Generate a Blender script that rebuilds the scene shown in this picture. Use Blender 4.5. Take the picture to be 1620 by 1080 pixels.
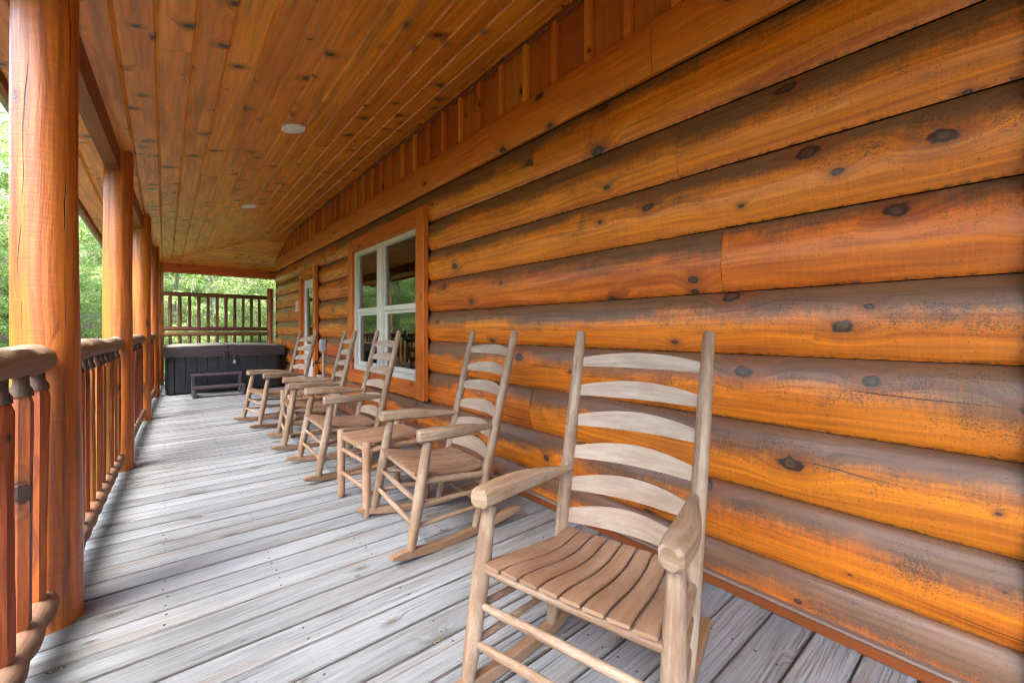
import bpy, bmesh, math, random
import numpy as np
from mathutils import Vector
R = math.radians
random.seed(7); rng = np.random.default_rng(7)
for o in list(bpy.data.objects): bpy.data.objects.remove(o)
S = bpy.context.scene; COL = S.collection

# ------------------------------------------------------------------ camera, sky, sun, exposure
cam = bpy.data.objects.new('camera', bpy.data.cameras.new('camera')); COL.objects.link(cam); S.camera = cam
cam.location = (0, 0, 1.14); cam.rotation_euler = (R(90), 0, -math.atan2(551, 667))
cam.data.sensor_width = 36; cam.data.lens = 667 / 1620 * 36; cam.data.shift_y = -18 / 1620
cam.data.clip_start = .02; cam.data.clip_end = 500
SUN_EL, SUN_AZ = R(55), R(-112)          # azimuth measured from +Y towards +X: the light comes from the left and a little behind
w = bpy.data.worlds.new('World'); S.world = w; w.use_nodes = True
bg = w.node_tree.nodes['Background']; sky = w.node_tree.nodes.new('ShaderNodeTexSky'); sky.sky_type = 'NISHITA'
sky.sun_disc = False; sky.sun_elevation = SUN_EL; sky.sun_rotation = SUN_AZ; sky.dust_density = 3.0; sky.air_density = 1.0
w.node_tree.links.new(sky.outputs[0], bg.inputs[0]); bg.inputs[1].default_value = .15
sun = bpy.data.objects.new('sun', bpy.data.lights.new('sun', 'SUN')); COL.objects.link(sun)
sun.data.energy = 1.0; sun.data.angle = R(40); sun.data.color = (1, .95, .87)
d = Vector((math.sin(SUN_AZ) * math.cos(SUN_EL), math.cos(SUN_AZ) * math.cos(SUN_EL), math.sin(SUN_EL)))
sun.rotation_euler = d.to_track_quat('Z', 'Y').to_euler()
S.view_settings.view_transform = 'Standard'; S.view_settings.look = 'None'; S.view_settings.gamma = 1
S.view_settings.exposure = 3.25
S.cycles.max_bounces = 10; S.cycles.diffuse_bounces = 6; S.cycles.transparent_max_bounces = 12
S.cycles.use_denoising = True; S.cycles.denoising_prefilter = 'FAST'; S.cycles.filter_width = 1.0; S.cycles.caustics_reflective = False; S.cycles.caustics_refractive = False

# ------------------------------------------------------------------ node helpers
class G:
    def __init__(s, name):
        s.m = bpy.data.materials.new(name); s.m.use_nodes = True; s.t = s.m.node_tree
        s.b = s.t.nodes['Principled BSDF']
    def n(s, t, **k):
        x = s.t.nodes.new(t)
        for a, v in k.items(): setattr(x, a, v)
        return x
    def set(s, sock, v):
        if v is None: return
        if hasattr(v, 'is_output'): s.t.links.new(v, sock)
        elif isinstance(v, (tuple, list)):
            sock.default_value = tuple(v) + (1,) if len(v) == 3 and len(sock.default_value) == 4 else v
        else: sock.default_value = v
    def M(s, op, a, b=None, c=None, clamp=False):
        x = s.n('ShaderNodeMath', operation=op, use_clamp=clamp)
        s.set(x.inputs[0], a); s.set(x.inputs[1], b); s.set(x.inputs[2], c); return x.outputs[0]
    def mix(s, f, a, b, blend='MIX'):
        x = s.n('ShaderNodeMix', data_type='RGBA', blend_type=blend)
        s.set(x.inputs[0], f); s.set(x.inputs[6], a); s.set(x.inputs[7], b); return x.outputs[2]
    def vec(s, x, y, z=0.0):
        v = s.n('ShaderNodeCombineXYZ'); s.set(v.inputs[0], x); s.set(v.inputs[1], y); s.set(v.inputs[2], z); return v.outputs[0]
    def noise(s, v, sc=1, det=3, rough=.55, dist=0):
        x = s.n('ShaderNodeTexNoise'); s.set(x.inputs['Vector'], v); s.set(x.inputs['Scale'], sc); x.inputs['Detail'].default_value = det
        x.inputs['Roughness'].default_value = rough; x.inputs['Distortion'].default_value = dist; return x.outputs[0]
    def vor(s, v, sc=1, rnd=1.0):
        x = s.n('ShaderNodeTexVoronoi', voronoi_dimensions='2D'); s.set(x.inputs['Vector'], v); s.set(x.inputs['Scale'], sc)
        x.inputs['Randomness'].default_value = rnd; return x.outputs['Distance'], x.outputs['Color']
    def ss(s, v, a, b, lo=0.0, hi=1.0):
        x = s.n('ShaderNodeMapRange', interpolation_type='SMOOTHSTEP'); s.set(x.inputs[0], v); s.set(x.inputs[1], a); s.set(x.inputs[2], b)
        s.set(x.inputs[3], lo); s.set(x.inputs[4], hi); return x.outputs[0]
    def uv(s):
        u = s.n('ShaderNodeUVMap', uv_map='UVMap'); sp = s.n('ShaderNodeSeparateXYZ'); s.t.links.new(u.outputs[0], sp.inputs[0])
        oi = s.n('ShaderNodeObjectInfo'); return s.M('MULTIPLY_ADD', oi.outputs['Random'], 17.0, sp.outputs[0]), sp.outputs[1]
    def dat(s):
        a = s.n('ShaderNodeAttribute', attribute_name='dat'); sp = s.n('ShaderNodeSeparateColor'); s.t.links.new(a.outputs[0], sp.inputs[0])
        return sp.outputs[0], sp.outputs[1], sp.outputs[2]
    def hsv(s, c, h=.5, sa=1.0, v=1.0):
        x = s.n('ShaderNodeHueSaturation'); s.set(x.inputs['Color'], c); s.set(x.inputs['Hue'], h); s.set(x.inputs['Saturation'], sa); s.set(x.inputs['Value'], v)
        return x.outputs[0]
    def out(s, col, rough=.5, bump=None, bs=.3, bd=.002, spec=.5, **k):
        s.set(s.b.inputs['Base Color'], col); s.set(s.b.inputs['Roughness'], rough); s.b.inputs['Specular IOR Level'].default_value = spec
        if bump is not None:
            x = s.n('ShaderNodeBump'); s.set(x.inputs['Height'], bump); x.inputs['Strength'].default_value = bs; x.inputs['Distance'].default_value = bd
            s.t.links.new(x.outputs[0], s.b.inputs['Normal'])
        for a, v in k.items(): s.set(s.b.inputs[a.replace('_', ' ')], v)
        return s.m

def wood(name, c1, c2, cdark, knot_scale=3.0, knot_u=1.0, knot_v=1.0, knot_size=.075, knot_amt=.55, grain=55, tone=.35, hue=.015,
         rough=.45, gray=None, gray_amt=0.0, gray_lo=.45, gray_hi=.75, mildew=0.0, crack=0.0, crack_f=4.0, crack_a=.16, crack_w=.0026, crack_t=.52, knot_n=.5, ring_amt=.30, ring_n=9.0, halo_c=None, fiss=0.0, edge=0.0, top=False, rag=.34, logvar=.22, ring_f=14.0, ring_c=.5, wear=.56, fz=1.0, contrast=0.0, sawn=0.0, streak=None, streak_amt=0.0,
         bleach=None, bleach_amt=0.0, bs=.35, halo=.5, spec=.5, ringc=None, coat=0.0):
    g = G(name); u, v = g.uv(); r, t, e = g.dat()
    seed = g.M('MULTIPLY', r, 31.0)
    P = g.vec(u, v, seed)
    wob = g.noise(g.vec(g.M('MULTIPLY', u, .9), g.M('MULTIPLY', v, 2.2), seed), 1, 2)
    vw = g.M('MULTIPLY_ADD', wob, .10, v)
    kd, kc = g.vor(g.vec(g.M('MULTIPLY', u, knot_u), g.M('MULTIPLY_ADD', seed, .37, g.M('MULTIPLY', v, knot_v))), knot_scale)
    sp = g.n('ShaderNodeSeparateColor'); g.set(sp.inputs[0], kc)
    kr = g.M('MULTIPLY', g.ss(sp.outputs[0], 1 - knot_amt, 1.0), knot_size)             # radius of this cell's knot (0 = none)
    kr = g.M('MAXIMUM', kr, .0001)
    q = g.M('DIVIDE', kd, kr)
    q = g.M('ADD', q, g.M('MULTIPLY_ADD', g.noise(P, 22, 3), knot_n * 2, -knot_n))
    knot = g.ss(q, 1.15, .8)
    hal = g.M('MULTIPLY', g.ss(q, 3.6, .6), g.ss(kr, .002, .02))
    rings = g.M('SINE', g.M('MULTIPLY', q, ring_f))
    # grain bends round the knots
    gv = g.M('ADD', vw, g.M('MULTIPLY', g.ss(q, 5.0, .6), g.M('MULTIPLY', kr, .55)))
    fine = g.noise(g.vec(g.M('MULTIPLY', u, 2.2), g.M('MULTIPLY', gv, grain), seed), 1, 5, .6 * fz + .02 if fz == 1.0 else .72)
    if contrast: fine = g.ss(fine, .5 - .25 / contrast, .5 + .25 / contrast)
    ringn = g.noise(g.vec(g.M('MULTIPLY', u, .5), g.M('MULTIPLY', gv, grain * .22), seed), 1, 2, .5)
    lines = g.M('PINGPONG', g.M('MULTIPLY', ringn, ring_n), 1.0)
    big = g.noise(g.vec(g.M('MULTIPLY', u, 1.1), g.M('MULTIPLY', v, 4), g.M('ADD', seed, 5)), 1, 3)
    f = g.M('ADD', g.M('MULTIPLY', fine, .55), g.M('MULTIPLY', lines, ring_amt))
    f = g.M('ADD', f, g.M('MULTIPLY_ADD', big, .9, -.35), clamp=True)
    col = g.mix(f, c1, c2)
    vv = g.M('MULTIPLY_ADD', g.M('SUBTRACT', r, .5), tone, g.M('MULTIPLY_ADD', big, .35, .83))
    col = g.hsv(col, g.M('MULTIPLY_ADD', g.M('SUBTRACT', r, .5), hue * 2, .5), 1.0, vv)
    hgt = g.M('MULTIPLY', fine, 1.0)
    if streak is not None:
        st = g.ss(g.noise(g.vec(g.M('MULTIPLY', u, .8), g.M('MULTIPLY', v, 14), g.M('ADD', seed, 3)), 1, 3), .52, .72)
        col = g.mix(g.M('MULTIPLY', st, streak_amt), col, streak)
    if sawn:
        sw = g.noise(g.vec(g.M('MULTIPLY', u, 130), g.M('MULTIPLY', v, 6), seed), 1, 3, .6)
        col = g.mix(g.M('MULTIPLY', g.ss(sw, .45, .8), sawn), col, (.9, .62, .42), 'SOFT_LIGHT')
        hgt = g.M('ADD', hgt, g.M('MULTIPLY', sw, 1.2))
    if bleach is not None:
        bl = g.ss(g.noise(g.vec(g.M('MULTIPLY', u, 4), g.M('MULTIPLY', v, 18), g.M('ADD', seed, 9)), 1, 5, .72), .34, .74)
        if top:
            gn = g.n('ShaderNodeNewGeometry'); sz = g.n('ShaderNodeSeparateXYZ'); g.set(sz.inputs[0], gn.outputs['Normal']); bl = g.M('MULTIPLY', g.M('MULTIPLY_ADD', bl, .65, .35), g.ss(sz.outputs[2], -.5, .5))
        col = g.mix(g.M('MULTIPLY', bl, bleach_amt), col, bleach)
    if fiss:
        fs_ = g.ss(g.noise(g.vec(g.M('MULTIPLY', u, 2.6), g.M('MULTIPLY', gv, 230), g.M('ADD', seed, 4)), 1, 3, .6), .55, .64)
        fs_ = g.M('MULTIPLY', fs_, g.ss(g.noise(g.vec(g.M('MULTIPLY', u, 1.5), g.M('MULTIPLY', v, 9), g.M('ADD', seed, 6)), 1, 2), .36, .58))
        col = g.mix(g.M('MULTIPLY', fs_, fiss), col, (.055, .05, .045)); hgt = g.M('SUBTRACT', hgt, fs_)
    if edge:
        en = g.ss(g.M('ADD', e, g.M('MULTIPLY_ADD', g.noise(P, 14, 4), .9, -.45)), .45, .95)
        col = g.mix(g.M('MULTIPLY', en, edge), col, (.075, .052, .038))
    if gray is not None:
        wn = g.noise(g.vec(g.M('MULTIPLY', u, 1.1), g.M('MULTIPLY', v, 3), g.M('ADD', seed, 2)), 1, 6, .62)
        wn2 = g.noise(g.vec(g.M('MULTIPLY', u, 85), g.M('MULTIPLY', v, 11), seed), 1, 5, .7)
        tt = g.M('ADD', g.M('MULTIPLY_ADD', g.M('SUBTRACT', r, .5), logvar, t), g.M('ADD', g.M('MULTIPLY_ADD', wn, wear * 1.5, -wear * .75), g.M('MULTIPLY_ADD', wn2, rag, -rag / 2)))
        gm = g.M('MULTIPLY', g.ss(tt, gray_lo, gray_hi), gray_amt)
        gcol = g.mix(fine, gray, g.hsv(gray, .5, .9, .6) if False else tuple(x * .62 for x in gray))
        col = g.mix(gm, col, gcol)
        if mildew:
            sp1 = g.noise(P, 210, 2, .6); sp2 = g.noise(P, 11, 4)
            band = g.M('MULTIPLY', g.ss(tt, gray_lo - .28, gray_lo + .08), g.ss(tt, gray_hi + .30, gray_hi - .05))
            mk = g.M('MULTIPLY', g.ss(g.M('ADD', g.M('MULTIPLY', sp1, .8), g.M('MULTIPLY_ADD', sp2, .42, g.M('MULTIPLY', band, .115))), .775, .85), mildew)
            mk = g.M('MULTIPLY', mk, g.ss(t, .0, .25, .35, 1.0))
            col = g.mix(mk, col, (.035, .025, .02))
            d2, c2_ = g.vor(g.vec(u, g.M('ADD', v, seed)), 42.0); s2 = g.n('ShaderNodeSeparateColor'); g.set(s2.inputs[0], c2_)
            dots = g.M('MULTIPLY', g.ss(d2, .11, .05), g.ss(g.M('MULTIPLY_ADD', sp2, .7, g.M('MULTIPLY', s2.outputs[1], .5)), .66, .70))
            col = g.mix(g.M('MULTIPLY', dots, .75), col, (.05, .025, .015))
            seam = g.M('MULTIPLY', g.ss(t, .05, .0), g.ss(g.noise(g.vec(g.M('MULTIPLY', u, 50), g.M('MULTIPLY', v, 60), seed), 1, 4), .46, .62))
            col = g.mix(g.M('MULTIPLY', seam, .7), col, (.02, .014, .01))
    if halo:
        col = g.mix(g.M('MULTIPLY', hal, halo), col, halo_c or cdark)
    kcol = g.mix(g.M('MULTIPLY_ADD', rings, ring_c, ring_c), tuple(x * .35 for x in cdark), ringc or cdark)
    col = g.mix(g.M('MULTIPLY', knot, .92), col, kcol)
    hgt = g.M('SUBTRACT', hgt, g.M('MULTIPLY', g.ss(q, 1.35, 1.05), g.M('MULTIPLY', g.ss(q, .85, 1.0), 1.2)))
    if crack:
        cn = g.noise(g.vec(g.M('MULTIPLY', u, 1.3), seed, 0.0), 1, 3, .5)
        cv = g.M('FRACT', g.M('MULTIPLY_ADD', g.M('MULTIPLY_ADD', cn, crack_a, v), crack_f, r))
        wdt = g.noise(g.vec(g.M('MULTIPLY', u, 1.7), g.M('FLOOR', g.M('MULTIPLY', v, crack_f)), g.M('ADD', seed, 1)), 1, 1)
        ck = g.ss(g.M('ABSOLUTE', g.M('SUBTRACT', cv, .5)), g.M('MULTIPLY', g.ss(wdt, crack_t - .02, crack_t + .14), crack_w * crack_f), 0.0)
        ck = g.M('MULTIPLY', ck, g.ss(wdt, crack_t, crack_t + .04))
        col = g.mix(g.M('MULTIPLY', ck, crack), col, (.012, .008, .006))
        hgt = g.M('SUBTRACT', hgt, g.M('MULTIPLY', ck, 3.0))
    rg = g.M('MULTIPLY_ADD', fine, .2, rough)
    g.out(col, rg, hgt, bs, .0018, spec)
    if coat: g.b.inputs['Coat Weight'].default_value = coat; g.b.inputs['Coat Roughness'].default_value = .35
    return g.m

def plain(name, c, rough=.5, metal=0.0, var=.15, sc=8, bump=0.0, spec=.5):
    g = G(name); tc = g.n('ShaderNodeTexCoord'); nz = g.noise(tc.outputs['Object'], sc, 4)
    nf = g.noise(tc.outputs['Object'], sc * 14, 3)
    col = g.hsv(c, .5, 1.0, g.M('ADD', g.M('MULTIPLY_ADD', nz, var * 2, 1 - var), g.M('MULTIPLY_ADD', nf, var * .6, -var * .3)))
    g.out(col, g.M('MULTIPLY_ADD', nz, .2, rough - .08), nf if bump else None, bump, .001, spec, Metallic=metal)
    return g.m

M = {}
M['log'] = wood('stained_log_siding', (.80, .22, .012), (.33, .058, .004), (.05, .022, .018), 3.4, .8, 1.2, .12, .68, 50, .30, .008, .31, coat=.2, contrast=1.2, knot_n=.8, ring_f=7.0, ring_c=.3,
                halo_c=(.20, .045, .012), gray=(.138, .080, .050), gray_amt=.90, gray_lo=.50, gray_hi=.86, rag=.36, logvar=.34, wear=.85, mildew=.75, crack=.92, crack_f=3.6, crack_w=.0045, crack_a=.10, sawn=.6, bs=.3, halo=.6, ringc=(.12, .07, .05))
M['trimwood'] = wood('stained_trim_board', (.70, .185, .016), (.42, .085, .008), (.05, .02, .014), 3.0, .8, 1.5, .10, .6, 55, .10, .003, .36, sawn=.35, halo=.5, halo_c=(.22, .05, .012), coat=.2, contrast=1.2)
M['casing'] = wood('window_casing_pine', (.64, .170, .014), (.40, .082, .008), (.05, .018, .012), 2.6, 1.0, 1.5, .07, .4, 55, .10, .004, .38, sawn=.2, halo=.4, contrast=1.2)
M['trimbat'] = wood('batten_strip', (.74, .24, .022), (.50, .125, .011), (.05, .018, .012), 3.4, 1.0, 1.3, .06, .4, 55, .3, .012, .45, sawn=.5, halo=.4)
M['batten'] = wood('rough_batten_board', (.56, .145, .012), (.30, .062, .005), (.04, .014, .008), 3.4, 1.0, 1.3, .09, .6, 55, .35, .012, .5, sawn=.7, halo=.5)
M['ceil'] = wood('knotty_pine_ceiling', (.90, .33, .021), (.46, .14, .008), (.05, .015, .007), 4.8, 1.1, .66, .11, .85, 40, .26, .004, .28, halo=.6, bs=.12, knot_n=.7, contrast=1.2,
                 streak=(.24, .09, .03), streak_amt=.5, coat=.3)
M['beam'] = wood('dark_beam_wood', (.26, .075, .014), (.16, .04, .008), (.04, .015, .01), 3.0, 1, 1, .07, .4, 50, .2, .01, .4, halo=.4)
M['post'] = wood('stained_log_post', (.56, .175, .022), (.26, .060, .009), (.06, .022, .018), 2.6, .8, 1.3, .12, .7, 44, .08, .003, .30, crack=1.0, crack_f=4.0, sawn=.75, crack_w=.0045, crack_a=.14, crack_t=.46, knot_n=.7, coat=.2, contrast=1.4,
                 streak=(.13, .040, .015), streak_amt=.9, halo=.6, bs=.5, ringc=(.17, .11, .09))
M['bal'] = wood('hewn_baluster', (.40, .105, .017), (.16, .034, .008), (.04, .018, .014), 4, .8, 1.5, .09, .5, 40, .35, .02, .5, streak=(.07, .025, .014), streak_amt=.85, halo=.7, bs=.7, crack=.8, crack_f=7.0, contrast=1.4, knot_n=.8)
M['balfar'] = wood('backlit_privacy_rail', (.20, .075, .03), (.11, .04, .018), (.04, .018, .014), 4, .8, 1.5, .09, .5, 40, .3, .02, .55, streak=(.06, .03, .02), streak_amt=.7, halo=.6, bs=.6)  # darker copy of the baluster wood: backlit tone put into the colour
M['rail'] = wood('weathered_rail_log', (.24, .095, .042), (.11, .045, .022), (.05, .03, .02), 4, .8, 1.5, .09, .5, 34, .2, .01, .6, streak=(.07, .045, .033), streak_amt=.9,
                 top=True, bleach=(.34, .29, .19), bleach_amt=.85, halo=.6, bs=.8, crack=1.0, crack_f=9.0)
M['rail2'] = wood('dark_bottom_rail', (.26, .095, .04), (.10, .04, .022), (.05, .03, .02), 4, .8, 1.5, .09, .5, 34, .2, .01, .6, streak=(.07, .045, .033), streak_amt=.9, top=True, bleach=(.21, .16, .12), bleach_amt=.7, bs=.8, crack=1.0, crack_f=9.0, contrast=1.5)
M['neck'] = wood('charred_neck', (.10, .055, .035), (.04, .024, .018), (.02, .012, .01), 6, 1, 1, .05, .3, 90, .3, .01, .7, bs=.9)
M['deck'] = wood('weathered_deck_board', (.15, .162, .172), (.285, .315, .345), (.07, .065, .055), 3.6, .8, 1.6, .09, .40, 110, .36, .004, .62, ring_amt=.42, ring_n=13.0, crack=.9, crack_f=11.0, crack_a=.05, crack_w=.0016, contrast=1.5, knot_n=.6, fz=.75,
                 streak=(.20, .155, .115), streak_amt=.6, fiss=.6, edge=.45, bleach=(.33, .36, .385), bleach_amt=.35, halo=.5, bs=.9, spec=.35, ringc=(.25, .22, .18))
M['chair'] = wood('weathered_chair_wood', (.275, .170, .100), (.150, .086, .050), (.10, .05, .03), 5, .6, 1, .03, .12, 110, .30, .006, .5,
                  bleach=(.45, .37, .285), bleach_amt=.55, halo=.3, bs=.45, spec=.4, contrast=1.8)
M['slat'] = wood('bleached_back_slat', (.33, .235, .175), (.22, .142, .097), (.14, .08, .05), 5, .6, 1, .03, .12, 120, .25, .006, .42,
                  bleach=(.45, .39, .32), bleach_amt=.6, halo=.3, bs=.25, spec=.5)
M['chairdark'] = wood('worn_seat_wood', (.25, .14, .078), (.14, .070, .037), (.08, .04, .025), 5, .6, 1, .03, .12, 100, .30, .006, .42,
                  bleach=(.37, .26, .185), bleach_amt=.45, halo=.3, bs=.3, spec=.5)
M['table'] = wood('reddish_table_wood', (.33, .185, .105), (.20, .10, .054), (.12, .05, .03), 5, .6, 1, .05, .3, 90, .25, .008, .5, bleach=(.56, .40, .29), bleach_amt=.45, halo=.4, spec=.4)
M['white'] = plain('white_vinyl', (.60, .58, .54), .35, var=.04)
M['door'] = plain('grey_white_door_paint', (.60, .61, .60), .45, var=.05)
M['light'] = plain('light_trim_white', (.80, .79, .76), .4, var=.03)
M['vinyl'] = plain('dark_plum_vinyl', (.036, .026, .030), .42, var=.3, sc=5, bump=.4)
M['tub'] = plain('navy_tub_panel', (.012, .015, .021), .34, var=.3, sc=6)
M['pale'] = plain('pale_cover_top', (.36, .38, .31), .5, var=.12, sc=3)
M['steps'] = plain('plum_resin', (.060, .045, .055), .40, var=.2)
M['metal'] = plain('galvanised_grey', (.42, .45, .47), .4, .3, var=.1)
M['black'] = plain('black_fitting', (.02, .02, .02), .4)
M['dark'] = plain('shadow_dark', (.02, .014, .010), .9)
M['roof'] = plain('roof_blocker_dark', (.07, .06, .055), .9)
M['gutter'] = plain('grey_green_fascia', (.30, .33, .29), .5, var=.06)
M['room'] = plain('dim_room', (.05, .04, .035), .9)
M['blind'] = plain('blind_slats', (.35, .30, .25), .7)
M['bark'] = plain('pale_bark', (.22, .19, .15), .9, var=.35, sc=14, bump=.8)
M['capgray'] = wood('grey_moulding', (.26, .19, .15), (.15, .10, .08), (.05, .03, .02), 3, 1, 1, .04, .2, 60, .2, .01, .5)
M['dark_screw'] = plain('dark_screw_heads', (.035, .03, .028), .6)
g = G('window_glass'); gl = g.n('ShaderNodeBsdfGlossy'); gl.inputs['Roughness'].default_value = .012; gl.inputs[0].default_value = (.93, .96, .94, 1)
tr = g.n('ShaderNodeBsdfTransparent'); tr.inputs[0].default_value = (.80, .86, .82, 1)
fr = g.n('ShaderNodeFresnel'); fr.inputs[0].default_value = 1.85; mx = g.n('ShaderNodeMixShader')
g.set(mx.inputs[0], g.M('MULTIPLY_ADD', fr.outputs[0], 1.15, .03, True)); g.t.links.new(tr.outputs[0], mx.inputs[1]); g.t.links.new(gl.outputs[0], mx.inputs[2])
g.t.links.new(mx.outputs[0], g.t.nodes['Material Output'].inputs[0]); M['glass'] = g.m
def leafmat(name, a, b):
    g = G(name); r, t, e = g.dat(); col = g.mix(r, a, b); col = g.hsv(col, .5, 1.0, g.M('MULTIPLY_ADD', t, .9, .55))
    g.out(col, .5, None, spec=.35); tl = g.n('ShaderNodeBsdfTranslucent'); g.set(tl.inputs[0], g.hsv(col, .49, 1.1, 1.25)); mx = g.n('ShaderNodeMixShader')
    mx.inputs[0].default_value = .42; g.t.links.new(g.b.outputs[0], mx.inputs[1]); g.t.links.new(tl.outputs[0], mx.inputs[2])
    g.t.links.new(mx.outputs[0], g.t.nodes['Material Output'].inputs[0]); return g.m
M['leaf'] = leafmat('spring_leaves', (.19, .30, .09), (.43, .54, .21))
g = G('forest_floor'); tc = g.n('ShaderNodeTexCoord'); a = g.noise(tc.outputs['Object'], .7, 5); b = g.noise(tc.outputs['Object'], 14, 5)
g.out(g.mix(g.ss(a, .42, .6), g.mix(b, (.05, .035, .022), (.16, .11, .07)), g.mix(b, (.03, .06, .015), (.08, .13, .03))), .95, b, .8, .05); M['ground'] = g.m

# ------------------------------------------------------------------ mesh helpers
def link(name, me, mat, parent=None):
    me.materials.append(M[mat] if isinstance(mat, str) else mat)
    o = bpy.data.objects.new(name, me); COL.objects.link(o)
    if parent is not None: o.parent = parent
    return o
def circ(r, n=14, ph=0.0, jit=0.0, sq=1.0):
    return [((r * (1 + random.uniform(-jit, jit))) * math.cos(2 * math.pi * i / n + ph), (r * (1 + random.uniform(-jit, jit))) * math.sin(2 * math.pi * i / n + ph) * sq) for i in range(n)]
def crect(w_, h_, c=.003, ox=0, oy=0):
    a, b = w_ / 2, h_ / 2
    return [(x + ox, y + oy) for x, y in ((-a + c, -b), (a - c, -b), (a, -b + c), (a, b - c), (a - c, b), (-a + c, b), (-a, b - c), (-a, -b + c))]
class MB:
    def __init__(s): s.v = []; s.f = []; s.uv = []; s.d = []
    def face(s, idx, uvs): s.f.append(idx); s.uv.append(uvs)
    def sweep(s, path, secs, up=(0, 0, 1), t=(.5, .5), rnd=None, caps=True, uo=None, wrap=True, es=None):
        """secs: one 2D outline for all or one per path point; (a, b) -> side, up"""
        P = [Vector(p) for p in path]; up = Vector(up)
        if not isinstance(secs[0][0], (list, tuple)): secs = [secs] * len(P)
        rnd = random.random() if rnd is None else rnd
        uo = random.uniform(0, 20) if uo is None else uo; vo = random.uniform(0, 8)
        b0 = len(s.v); n = len(secs[0]); L = 0; Ls = []
        for i, p in enumerate(P):
            T = (P[min(i + 1, len(P) - 1)] - P[max(i - 1, 0)]).normalized()
            sd = T.cross(up).normalized(); uu = sd.cross(T).normalized()
            if i: L += (P[i] - P[i - 1]).length
            Ls.append(L); tt = t[0] + (t[1] - t[0]) * i / max(1, len(P) - 1)
            for q_, (a, b) in enumerate(secs[i]):
                s.v.append(tuple(p + sd * a + uu * b)); s.d.append((rnd, tt, es[q_] if es else 0, 1))
        per = [0]
        for j in range(n):
            a, b = secs[0][j], secs[0][(j + 1) % n]; per.append(per[-1] + math.hypot(a[0] - b[0], a[1] - b[1]))
        for i in range(len(P) - 1):
            for j in range(n if wrap else n - 1):
                k = (j + 1) % n; a, b, c, e = b0 + i * n + j, b0 + i * n + k, b0 + (i + 1) * n + k, b0 + (i + 1) * n + j
                s.face((a, b, c, e), ((Ls[i] + uo, per[j] + vo), (Ls[i] + uo, per[j + 1] + vo), (Ls[i + 1] + uo, per[j + 1] + vo), (Ls[i + 1] + uo, per[j] + vo)))
        if caps:
            for i, rev in ((0, True), (len(P) - 1, False)):
                ids = [b0 + i * n + j for j in range(n)]; uvs = [(uo + secs[i][j][0] * .3, vo + secs[i][j][1]) for j in range(n)]
                if rev: ids.reverse(); uvs.reverse()
                s.face(tuple(ids), uvs)
        return s
    def box(s, x0, x1, y0, y1, z0, z1, c=.003, rnd=None):
        dx, dy, dz = x1 - x0, y1 - y0, z1 - z0; m = max(dx, dy, dz)
        if m == dz: s.sweep([((x0 + x1) / 2, (y0 + y1) / 2, z0), ((x0 + x1) / 2, (y0 + y1) / 2, z1)], crect(dx, dy, c), up=(0, 1, 0), rnd=rnd)
        elif m == dy: s.sweep([((x0 + x1) / 2, y0, (z0 + z1) / 2), ((x0 + x1) / 2, y1, (z0 + z1) / 2)], crect(dx, dz, c), rnd=rnd)
        else: s.sweep([(x0, (y0 + y1) / 2, (z0 + z1) / 2), (x1, (y0 + y1) / 2, (z0 + z1) / 2)], crect(dy, dz, c), rnd=rnd)
        return s
    def log(s, a, b, r0, r1=None, n=14, seg=8, jit=.0, wave=.0, ends=.0, rnd=None, hew=0.0):
        """round log a->b; wave = bend, jit = facet noise, ends = rounded end length"""
        a, b = Vector(a), Vector(b); r1 = r0 if r1 is None else r1; Lg = (b - a).length
        up = (0, 1, 0) if abs((b - a).normalized().z) > .8 else (0, 0, 1)
        w1 = Vector((random.uniform(-1, 1), random.uniform(-1, 1), random.uniform(-1, 1))) * wave; path = []; secs = []
        fr = [i / seg for i in range(seg + 1)]
        if ends: fr = [0, ends * .25 / Lg, ends / Lg] + [x for x in fr if ends * 1.3 / Lg < x < 1 - ends * 1.3 / Lg] + [1 - ends / Lg, 1 - ends * .25 / Lg, 1]
        base = [random.uniform(-hew, hew) for _ in range(n)]
        for i, q in enumerate(fr):
            r = r0 + (r1 - r0) * q
            if ends and i in (0, len(fr) - 1): r *= .55
            elif ends and i in (1, len(fr) - 2): r *= .85
            path.append(a.lerp(b, q) + w1 * math.sin(q * math.pi * 2 * .8))
            if hew and random.random() < .5: base = [x + random.uniform(-hew, hew) * .6 for x in base]
            secs.append([(r * (1 + base[j] + random.uniform(-jit, jit)) * math.cos(2 * math.pi * j / n), r * (1 + base[j] + random.uniform(-jit, jit)) * math.sin(2 * math.pi * j / n)) for j in range(n)])
        return s.sweep(path, secs, up=up, rnd=rnd)
    def mesh(s, name, sharp=.62):
        me = bpy.data.meshes.new(name); me.from_pydata(s.v, [], s.f)
        uvl = me.uv_layers.new(name='UVMap'); flat = [c for f in s.uv for p in f for c in p]; uvl.data.foreach_set('uv', flat)
        at = me.attributes.new('dat', 'FLOAT_COLOR', 'POINT'); at.data.foreach_set('color', [c for q in s.d for c in q])
        me.polygons.foreach_set('use_smooth', [True] * len(me.polygons))
        bm = bmesh.new(); bm.from_mesh(me); bmesh.ops.recalc_face_normals(bm, faces=bm.faces)
        for e in bm.edges:
            if len(e.link_faces) == 2 and e.calc_face_angle(0) > sharp: e.smooth = False
        bm.to_mesh(me); bm.free(); me.update(); return me
    def build(s, name, mat, parent=None, sharp=.62): return link(name, s.mesh(name, sharp), mat, parent)
def tag(o, label=None, cat=None, group=None, kind=None):
    if label: o['label'] = label
    if cat: o['category'] = cat
    if group: o['group'] = group
    if kind: o['kind'] = kind
    return o
def empty(name, loc, label, cat, group=None, rz=0):
    o = bpy.data.objects.new(name, None); o.empty_display_size = .1; COL.objects.link(o); o.location = loc; o.rotation_euler.z = rz
    return tag(o, label, cat, group)
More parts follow.
